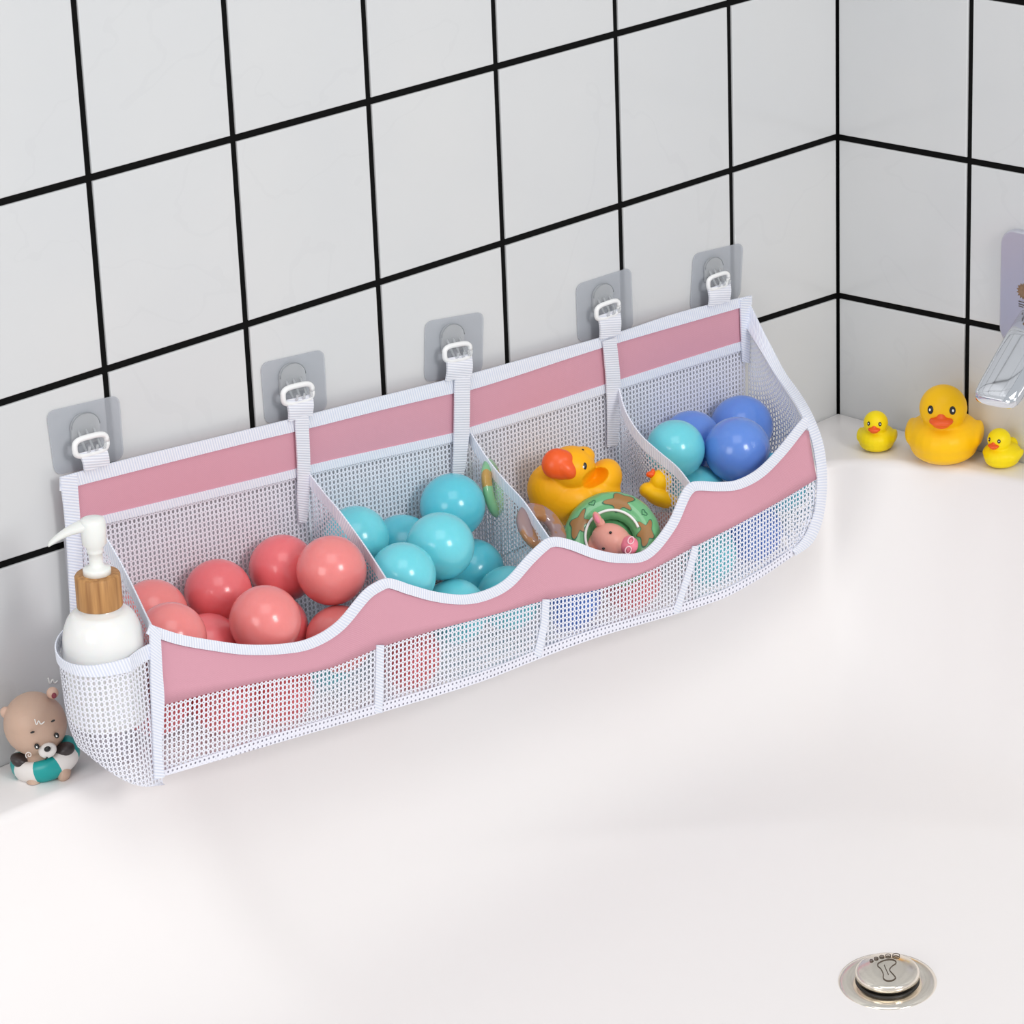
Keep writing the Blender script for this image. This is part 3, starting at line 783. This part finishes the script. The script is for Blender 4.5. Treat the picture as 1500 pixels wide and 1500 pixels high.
# swim rings: lathe torus with a welded flat seam, axis along a given direction
def swim_ring(c, axis, R1, r1, mt, label, squash=.8, prints=True, inner=None):
    root = empty('swim_ring', c, label, 'inflatable swim ring')
    qz = Vector(axis).normalized(); qx = (CR-qz*CR.dot(qz)).normalized(); qy = qz.cross(qx); A = Matrix((qx, qy, qz)).transposed()
    V = []; F = []; nu, nv = 72, 20
    for i in range(nu):
        a = 2*PI*i/nu; wob = 1+.012*math.sin(a*18)
        for k in range(nv):
            b = 2*PI*k/nv; rr = R1+r1*math.cos(b)*wob; V.append(Vector(c)+A @ Vector((rr*math.cos(a), rr*math.sin(a), r1*squash*math.sin(b))))
    for i in range(nu):
        for k in range(nv):
            F.append((i*nv+k, ((i+1) % nu)*nv+k, ((i+1) % nu)*nv+(k+1) % nv, i*nv+(k+1) % nv))
    tor = obj('inflated_tube', V, F, mt, root)
    return root, A
def ringmat(name, col, c2, alpha):
    mt, t, b = nt(name); b.inputs['Roughness'].default_value = .12; b.inputs['Alpha'].default_value = alpha; b.inputs['Coat Weight'].default_value = .6
    tc = t.nodes.new('ShaderNodeTexCoord'); nz = t.nodes.new('ShaderNodeTexNoise'); nz.inputs['Scale'].default_value = 45
    t.links.new(tc.outputs['Object'], nz.inputs['Vector'])
    cr = t.nodes.new('ShaderNodeValToRGB'); cr.color_ramp.elements[0].position = .57; cr.color_ramp.elements[0].color = (*col, 1)
    cr.color_ramp.elements[1].position = .6; cr.color_ramp.elements[1].color = (*c2, 1); t.links.new(nz.outputs[0], cr.inputs[0]); t.links.new(cr.outputs[0], b.inputs['Base Color'])
    return mt
M['gring'] = mat('green_vinyl', (.17, .50, .22), .15, coat=.6, noise_amt=.15, nscale=30)
M['gring2'] = ringmat('clear_green_vinyl', (.25, .60, .30), (.60, .33, .06), .8)
M['bring'] = ringmat('clear_brown_vinyl', (.40, .26, .25), (.50, .22, .07), .75)
M['oring'] = ringmat('clear_coral_vinyl', (.75, .28, .20), (.70, .34, .24), .7)
RC = at(897, 790, -.118)
axis = (-CF+CU*.25).normalized()
R1, r1 = .0325, .0135
root, A = swim_ring(RC, axis, R1, r1, M['gring'], 'green swim ring printed with brown teddy shapes around a pink pig toy')
def on_ring(a, rad, lift=.0004):
    off = (rad-R1)/r1; off = max(-.98, min(.98, off)); h = r1*.8*math.sqrt(1-off*off)+lift
    return RC+A @ Vector((rad*math.cos(a), rad*math.sin(a), h))
def patch(name, outline, mt, lift=.0004):
    """print patch lying on the tube: outline in (angle, radius), built as a fan of rings so that it follows the curve"""
    ca = sum(p[0] for p in outline)/len(outline); cr_ = sum(p[1] for p in outline)/len(outline)
    V = []; F = []; n = len(outline); K = 5
    V.append(on_ring(ca, cr_, lift))
    for k in range(1, K+1):
        for a, r in outline: V.append(on_ring(lerp(ca, a, k/K), lerp(cr_, r, k/K), lift))
    for i in range(n): F.append((0, 1+i, 1+(i+1) % n))
    for k in range(K-1):
        for i in range(n): F.append((1+k*n+i, 1+(k+1)*n+i, 1+(k+1)*n+(i+1) % n, 1+k*n+(i+1) % n))
    return obj(name, V, F, mt, root)
def blobby(ca, cr_, sa, sr, ph, n=60):
    return [(ca+sa*math.cos(2*PI*i/n)*(1+.22*math.sin(3*2*PI*i/n+ph)+.20*math.sin(5*2*PI*i/n+ph)), cr_+sr*math.sin(2*PI*i/n)*(1+.22*math.sin(2*2*PI*i/n+ph*1.7)+.22*math.sin(5*2*PI*i/n+ph))) for i in range(n)]
for ca, cr_, ph in ((math.radians(158), R1+.001, .4), (math.radians(78), R1+.002, 2.1), (math.radians(8), R1-.001, 4.0), (math.radians(-70), R1, 1.0), (math.radians(-140), R1, 3)):
    patch('teddy_outline', blobby(ca, cr_, .36, .0082, ph), M['greenline'], .0005)
    patch('teddy_print', blobby(ca, cr_, .33, .0074, ph), M['brown'], .0009)
for ca in (120, 38):
    hp = []
    for i in range(25):
        t = 2*PI*i/24; hp.append(on_ring(math.radians(ca)+.09*math.sin(t)**3, R1+.005+.0026*(13*math.cos(t)-5*math.cos(2*t)-2*math.cos(3*t)-math.cos(4*t))/16, .0006))
    tube('heart_print', hp, .0003, M['greenline'], root, 5)
# white inner seam arc
arc = [RC+A @ Vector(((R1-.0070)*math.cos(a), (R1-.0070)*math.sin(a), .0112)) for a in [math.radians(20+190*i/40) for i in range(41)]]
tube('white_seam', arc, .0013, M['white'], root, 8)
V, F = tube_geo([RC+A @ Vector((0, 0, -.003)), RC+A @ Vector((0, 0, -.0045))], [R1-r1+.004, R1-r1+.004], 40)
obj('ring_floor', V, F, M['gring'], root)
# pig
P0 = RC+vv(0*PX, 0, .012)
root = empty('pig_toy', P0, 'pink pig bath toy with a rose snout sitting inside the green swim ring', 'bath toy')
def q3(du, dv, dep): return P0+vv(du*PX, -dv*PX, dep)
blob('body', [(q3(-4, 10, -.004), (33*PX, 28*PX, .014), rz(0)), (q3(-2, 2, .002), (30*PX, 25*PX, .015), rz(-25)), (q3(16, 8, .006), (20*PX, 17*PX, .012), rz(-25))], M['pig'], root, voxel=.0009, smooth=4)
blob('snout', [(q3(22, 8, .014), (12*PX, 14*PX, .008), rz(-20)), (q3(25, 9, .018), (10.5*PX, 13*PX, .005), rz(-20))], M['snout'], root, voxel=.0007, smooth=3)
for k_, (du, dv) in enumerate(((25, 1), (21, 15))):
    lp = [q3(du+4.2*math.cos(t)-1*math.sin(t), dv+5.2*math.sin(t), .0235) for t in [2*PI*i/20 for i in range(21)]]
    tube('nostril', lp, .0006, M['snoutw'], root, 6)
for du, dv, an in ((-22, -29, 25), (-32, 18, 70)):
    e_ = blob('ear', [(q3(du, dv, .006), (6*PX, 12*PX, .004), rz(an)), (q3(du+4, dv+6, .004), (7*PX, 9*PX, .004), rz(an))], M['pig'], root, voxel=.0006, smooth=3)
    ellip('inner_ear', q3(du-1, dv-1, .0096), (3.2*PX, 7.5*PX, .0008), M['snout'], e_, rz(an))
for du, dv in ((-4, -10), (-14, 13)):
    ellip('eye', q3(du, dv, .0172), (2.2*PX, 2.0*PX, .0012), M['black'], root, rz(0))
# three other rings, mostly hidden
swim_ring(at(722, 715, -.045), CR*.9+Vector((0, -.25, .25)), .020, .008, M['gring2'], 'clear green printed swim ring standing behind the second divider against the back net', .6)
swim_ring(at(793, 775, -.115), (CR*.55-CF*.6+CU*.5), .019, .0085, M['bring'], 'clear brownish printed swim ring under the big duck by the second divider', .7)
swim_ring(at(965, 785, -.085), (-CF*.7+CU*.6-CR*.2), .019, .0095, M['oring'], 'clear coral swim ring under the small mustard duck', .7)

# ------------------------------------------------------------------ soap dispenser
bz0 = -.2600
root = empty('soap_dispenser', (SBX, SB_Y, bz0), 'white pump soap dispenser with bamboo collar standing in the organizer side pocket', 'soap dispenser')
B0 = Vector((SBX, SB_Y, bz0))
def zat(v):            # height above the base of picture row v on the bottle axis
    lo_, hi_ = -.5, .3
    for _ in range(50):
        z = (lo_+hi_)/2; w = Vector((SBX, SB_Y, z))-CP; vy = 750-FPX*w.dot(CU)/w.dot(CF)
        if vy > v: lo_ = z
        else: hi_ = z
    return lo_-bz0
zc0, zc1, zm = zat(888), zat(840), zat(945)
Rb = .0335
prof = [(.025, 0), (.030, .001), (.0325, .004), (Rb, .012), (Rb, zm)]
for k in range(1, 13):
    t = k/12*PI/2; prof.append((.018+(Rb-.018)*math.cos(t)**.9 if k < 12 else .018, zm+(zc0-zm-.003)*math.sin(t)))
prof += [(.016, zc0), (.016, zc0+.004)]
lathe('bottle', prof, M['bottle'], root, loc=B0)
lathe('bamboo_collar', [(.0170, zc0), (.0187, zc0+.0008), (.0189, zc0+.002), (.0187, zc1-.0015), (.0178, zc1), (.0115, zc1)], M['wood'], root, loc=B0)
hd = empty('pump_head', B0, '', ''); del hd['label']; del hd['category']
bpy.data.objects.remove(hd)
z1 = zc1
PR = [(.0135, -.002), (.0135, .005), (.0125, .0065), (.0085, .0075), (.0075, .009), (.0068, .010), (.0068, .021), (.0078, .0215), (.0078, .0235), (.0082, .027), (.0118, .031), (.0122, .046), (.0120, .053), (.011, .0555), (.006, .057)]
pump = lathe('pump_head', [(r*.85, z1+h*.86) for r, h in PR], M['pump'], root, loc=B0)
# spout pointing to the picture's left
dl = (-CRH*.93+Vector((-.25, -.25, 0))*.0)
sp = []
for t, h_, w_, th in ((-.011, .0500, .009, .0060), (-.004, .0510, .0122, .0072), (.006, .0500, .0120, .0068), (.014, .0480, .0100, .0060), (.023, .0450, .0080, .0050), (.033, .0405, .0062, .0042), (.042, .0345, .0050, .0034), (.048, .0300, .0040, .0026)):
    sp.append((B0+dl*(t*.86)+Vector((0, 0, z1+h_*.86)), w_*.84, th*.86))
side = Vector((-dl.y, dl.x, 0)); V = []; F = []
for c_, w_, th in sp:
    for k in range(16):
        a = 2*PI*k/16; V.append(c_+side*(w_*math.cos(a))+Vector((0, 0, th*math.sin(a))))
for i in range(len(sp)-1):
    for k in range(16): F.append((i*16+k, i*16+(k+1) % 16, (i+1)*16+(k+1) % 16, (i+1)*16+k))
F.append(tuple(reversed(range(16)))); F.append(tuple((len(sp)-1)*16+k for k in range(16)))
so = obj('spout', V, F, M['pump'], pump)
ss = so.modifiers.new('s', 'SUBSURF'); ss.levels = 1; ss.render_levels = 1

# ------------------------------------------------------------------ teddy bear figurine
bp_ = atdeck(56, 1131); bp_.y = max(bp_.y, -.07)
G0 = Vector((bp_.x, bp_.y, deck_z(bp_.x, bp_.y)))
root = empty('bear_figurine', G0, 'brown bear figurine on the left tub ledge wearing a teal and white swim ring', 'figurine')
FWD = Vector((-CF.x, -CF.y, 0)).normalized()
K = 1/1680.0
O = (48, 1131)
def g(u, v, dep=0):                 # picture offset from the seat point, plus metres towards the viewer
    return G0+CRH*((u-O[0])*K)+Vector((0, 0, 1))*(-(v-O[1])*K/.93+0)+FWD*dep
RB = Matrix((CRH, Vector((0, 0, 1)), FWD)).transposed()
def rb(deg): return RB @ Matrix.Rotation(math.radians(deg), 3, 'Z')
bd = blob('body', [(g(57, 1112), (33*K, 26*K, .018), rb(12)), (g(50, 1062, -.001), (45*K, 45*K, .027), rb(20)), (g(57, 1096), (26*K, 20*K, .016), rb(0)), (g(46, 1052, 0), (40*K, 36*K, .026), rb(20)),
                   (g(46, 1134, .016), (12*K, 15*K, .010), rb(8)), (g(88, 1122, .014), (10*K, 14*K, .010), rb(-10)), (g(66, 1120, .004), (30*K, 14*K, .018), rb(12))], M['bear'], root, voxel=.001, smooth=4)
zmin = G0.z
for v in bd.data.vertices: v.co.z = max(v.co.z, zmin+.0003)
for u, v, an in ((11, 1043, 30), (79, 1017, -20)):
    e_ = ellip('ear', g(u, v, 0), (8.5*K, 9*K, .004), M['bearlight'], root, rb(an))
    ellip('inner_ear', g(u+2.5, v+1.5, .0036), (3.6*K, 4.6*K, .001), M['bearin'], e_, rb(an+10))
for u, v, an in ((27, 1106, -30), (91, 1092, 15)):
    ellip('arm', g(u, v, .010), (15*K, 10*K, .008), M['arm'], root, rb(an))
# swim ring round the belly
V = []; F = []; mi = []; nu, nv = 48, 14; ctr = g(60, 1110, .001); tilt = rb(15) @ Matrix.Rotation(math.radians(-78), 3, 'X')
for i in range(nu):
    a = 2*PI*i/nu
    for k in range(nv):
        b = 2*PI*k/nv; rr = .0215+.0085*math.cos(b); V.append(ctr+tilt @ Vector((rr*math.cos(a)*1.02, rr*math.sin(a)*.85, .0105*math.sin(b))))
for i in range(nu):
    for k in range(nv):
        F.append((i*nv+k, ((i+1) % nu)*nv+k, ((i+1) % nu)*nv+(k+1) % nv, i*nv+(k+1) % nv)); mi.append(1 if ((i+2)//6) % 2 else 0)
o_ = obj('swim_ring', V, F, [M['teal'], M['cream']], root, midx=mi); o_['label'] = 'teal and white striped swim ring'
mz_ = ellip('muzzle', g(70, 1083, .0225), (13.5*K, 11*K, .0055), M['cream'], root, rb(25))
ellip('nose', g(71.5, 1077, .0285), (5*K, 4*K, .002), M['black'], mz_, rb(25))
tube('mouth', [g(67, 1093, .0270), g(68.5, 1091, .0275), g(70, 1089.5, .0278)], .0006, M['black'], mz_, 6)
for u, v, dp in ((56.5, 1074.5, .0262), (84, 1064.5, .0195)):
    ey = ellip('eye', g(u, v, dp), (3.7*K, 4.4*K, .0016), M['black'], root, rb(15))
    ellip('pupil', g(u+.2, v, dp+.0013), (1.3*K, 1.7*K, .0006), M['white'], ey, rb(15))
for u, v, dp, an in ((52.5, 1053, .0275, 15), (81.2, 1042, .0215, 25)):
    ellip('eyebrow', g(u, v, dp), (3.4*K, 1.5*K, .001), M['black'], root, rb(an))
def squig(name, fn, mt, par, r=.00045): return tube(name, fn, r, mt, par, 6)
wv = [(57.5, 1034), (59.5, 1042), (63, 1036.5), (65.5, 1041.5), (71, 1038)]
squig('curl_mark', [g(u, v, .0278) for u, v in [tuple(p) for p in poly([Vector(x) for x in wv], 16)]], M['white'], root)
sp_ = [(44+ (5.2-.55*t)*math.cos(t+2.2), 1087+(5.2-.55*t)*math.sin(t+2.2)) for t in [i*.35 for i in range(25)]]
squig('cheek_swirl', [g(u, v, .0255) for u, v in sp_], M['cream'], root, .0004)
wm = [(70.5, 993), (73.5, 1001), (77, 995.5), (80, 1000.5), (84.5, 997)]
w_ = tube('doodle_mark', [at(p[0], p[1], -.0030) for p in poly([Vector(x) for x in wm], 16)], .0008, M['white'], None, 6)  # squiggle of a drawn overlay, added as a tube on the tile
tag(w_, 'tiny white squiggle sticker drawn over the tile above the bear figurine', 'doodle')

# ------------------------------------------------------------------ faucet
fc = atx(1510, 420, 0)
root = empty('wall_faucet', fc, 'chrome wall mounted bath faucet with square plate and slanted spout at the right edge', 'faucet')
pts = []
pc = [atx(1473, 330, -.003), atx(1473, 500, -.003)]
y0 = pc[0].y; ztop, zbot = pc[0].z, pc[1].z; wdt = .085
cy = y0-wdt/2; cz = (ztop+zbot)/2
pl = [Vector((-.0028, cy+a, cz+b)) for a, b in rrect(wdt, abs(ztop-zbot), .018, 8)]
plate('wall_plate', pl, Vector((-.008, 0, 0)), M['satin'], root, .002)
ec = Vector((-.0112, atx(1499, 427, -.0112).y, atx(1499, 427, -.0112).z))
st = []
for k in range(28):
    a = 2*PI*k/28; r = .0082 if k % 2 else .0058; st.append(ec+Vector((0, r*math.cos(a), r*math.sin(a))))
em = plate('emblem', st, Vector((-.0006, 0, 0)), M['emblem'], root)
for i, (a, b) in enumerate(((441, 13), (445, 12), (448, 8))):
    p0 = atx(1492, a, -.0112); tube('emblem_line', [p0, p0+Vector((0, -b*.0007, -.0004))], .0004, M['line'], root, 6)
# spout: flat rounded bar running out and down
A0 = atx(1530, 470, -.010); A1 = atx(1463, 578, -.095)
dr = (A1-A0).normalized(); sd = dr.cross(Vector((0, 0, 1))).normalized(); upn = sd.cross(dr).normalized()
V = []; F = []; ns = 56
secs = [(0, 1.05, 1.0), (.3, 1.04, .95), (.6, 1.0, .85), (.85, .95, .72), (.94, .90, .62), (.985, .78, .48), (1.0, .55, .30)]
Ls = (A1-A0).length+.012
for t, sw, sh in secs:
    for k in range(ns):
        a = 2*PI*k/ns; c_, s_ = math.cos(a), math.sin(a)
        V.append(A0+dr*(Ls*t)+sd*(.0255*sw*abs(c_)**.62*(1 if c_ > 0 else -1))+upn*(.0125*sh*abs(s_)**.7*(1 if s_ > 0 else -1)))
for i in range(len(secs)-1):
    for k in range(ns): F.append((i*ns+k, i*ns+(k+1) % ns, (i+1)*ns+(k+1) % ns, (i+1)*ns+k))
F.append(tuple(reversed(range(ns)))); F.append(tuple((len(secs)-1)*ns+k for k in range(ns)))
obj('spout', V, F, M['chrome'], root)

# ------------------------------------------------------------------ drain
d = ray(1300, 1438); lo, hi = 2.0, 4.5
for _ in range(60):
    mid = (lo+hi)/2; p = CP+d*mid
    if p.z > floor_z(p.x, p.y): lo = mid
    else: hi = mid
p = CP+d*lo; ep = .005
nrm = Vector(((floor_z(p.x-ep, p.y)-floor_z(p.x+ep, p.y))/(2*ep), (floor_z(p.x, p.y-ep)-floor_z(p.x, p.y+ep))/(2*ep), 1)).normalized()
print('drain', p, nrm, 'elev', math.degrees(math.asin(-(d.normalized()).dot(nrm))), 'scale', FPX/((p-CP).dot(CF)))
sc_ = (p-CP).dot(CF)/FPX
RO = 73*sc_
xr = (CR-nrm*CR.dot(nrm)).normalized(); yr = nrm.cross(xr)
M4 = Matrix((xr, yr, nrm)).transposed().to_4x4()
root = empty('bath_drain', p, 'polished metal pop-up drain with an engraved footprint in the tub floor', 'drain')
lathe('flange', [(RO*.60, -.001), (RO*.62, .0012), (RO*.66, .0022), (RO*.90, .0020), (RO*.975, .0012), (RO, -.0008)], M['chromew'], root, 64, M4, loc=p)
lathe('drain_well', [(RO*.64, -.0004), (RO*.63, .0024), (RO*.60, .0028), (RO*.56, .0018), (RO*.5, .0016)], M['darkmetal'], root, 48, M4, loc=p)
pl_ = lathe('plug', [(RO*.52, .0016), (RO*.56, .003), (RO*.56, .005), (RO*.635, .0062), (RO*.645, .0100), (RO*.63, .0118), (RO*.58, .0128), (RO*.3, .0134), (.0005, .0136)], M['chromew'], root, 64, M4, loc=p)
def dp_(x, y): return p+M4.to_3x3() @ Vector((x*RO, y*RO, .0136+.00005))
ft = [(-.17, .20), (-.05, .29), (.10, .32), (.18, .27), (.19, .18), (.10, .08), (.04, -.05), (.10, -.22), (.13, -.33), (.06, -.41), (-.04, -.42), (-.11, -.34), (-.10, -.18), (-.13, .0), (-.18, .10), (-.17, .20)]
tube('footprint_engraving', [dp_(x[0], x[1]) for x in poly([Vector(f) for f in ft], 50)], .0005, M['line'], pl_, 6)
tube('footprint_engraving', [dp_(-.05, .13), dp_(-.03, -.02), dp_(0, -.2)], .0004, M['line'], pl_, 6)
for x, y, r in ((.22, .45, .07), (.06, .46, .05), (-.07, .43, .043), (-.19, .38, .038), (-.29, .31, .033)):
    tube('toe_engraving', [dp_(x+r*math.cos(t), y+r*math.sin(t)) for t in [2*PI*i/16 for i in range(17)]], .0004, M['line'], pl_, 5)
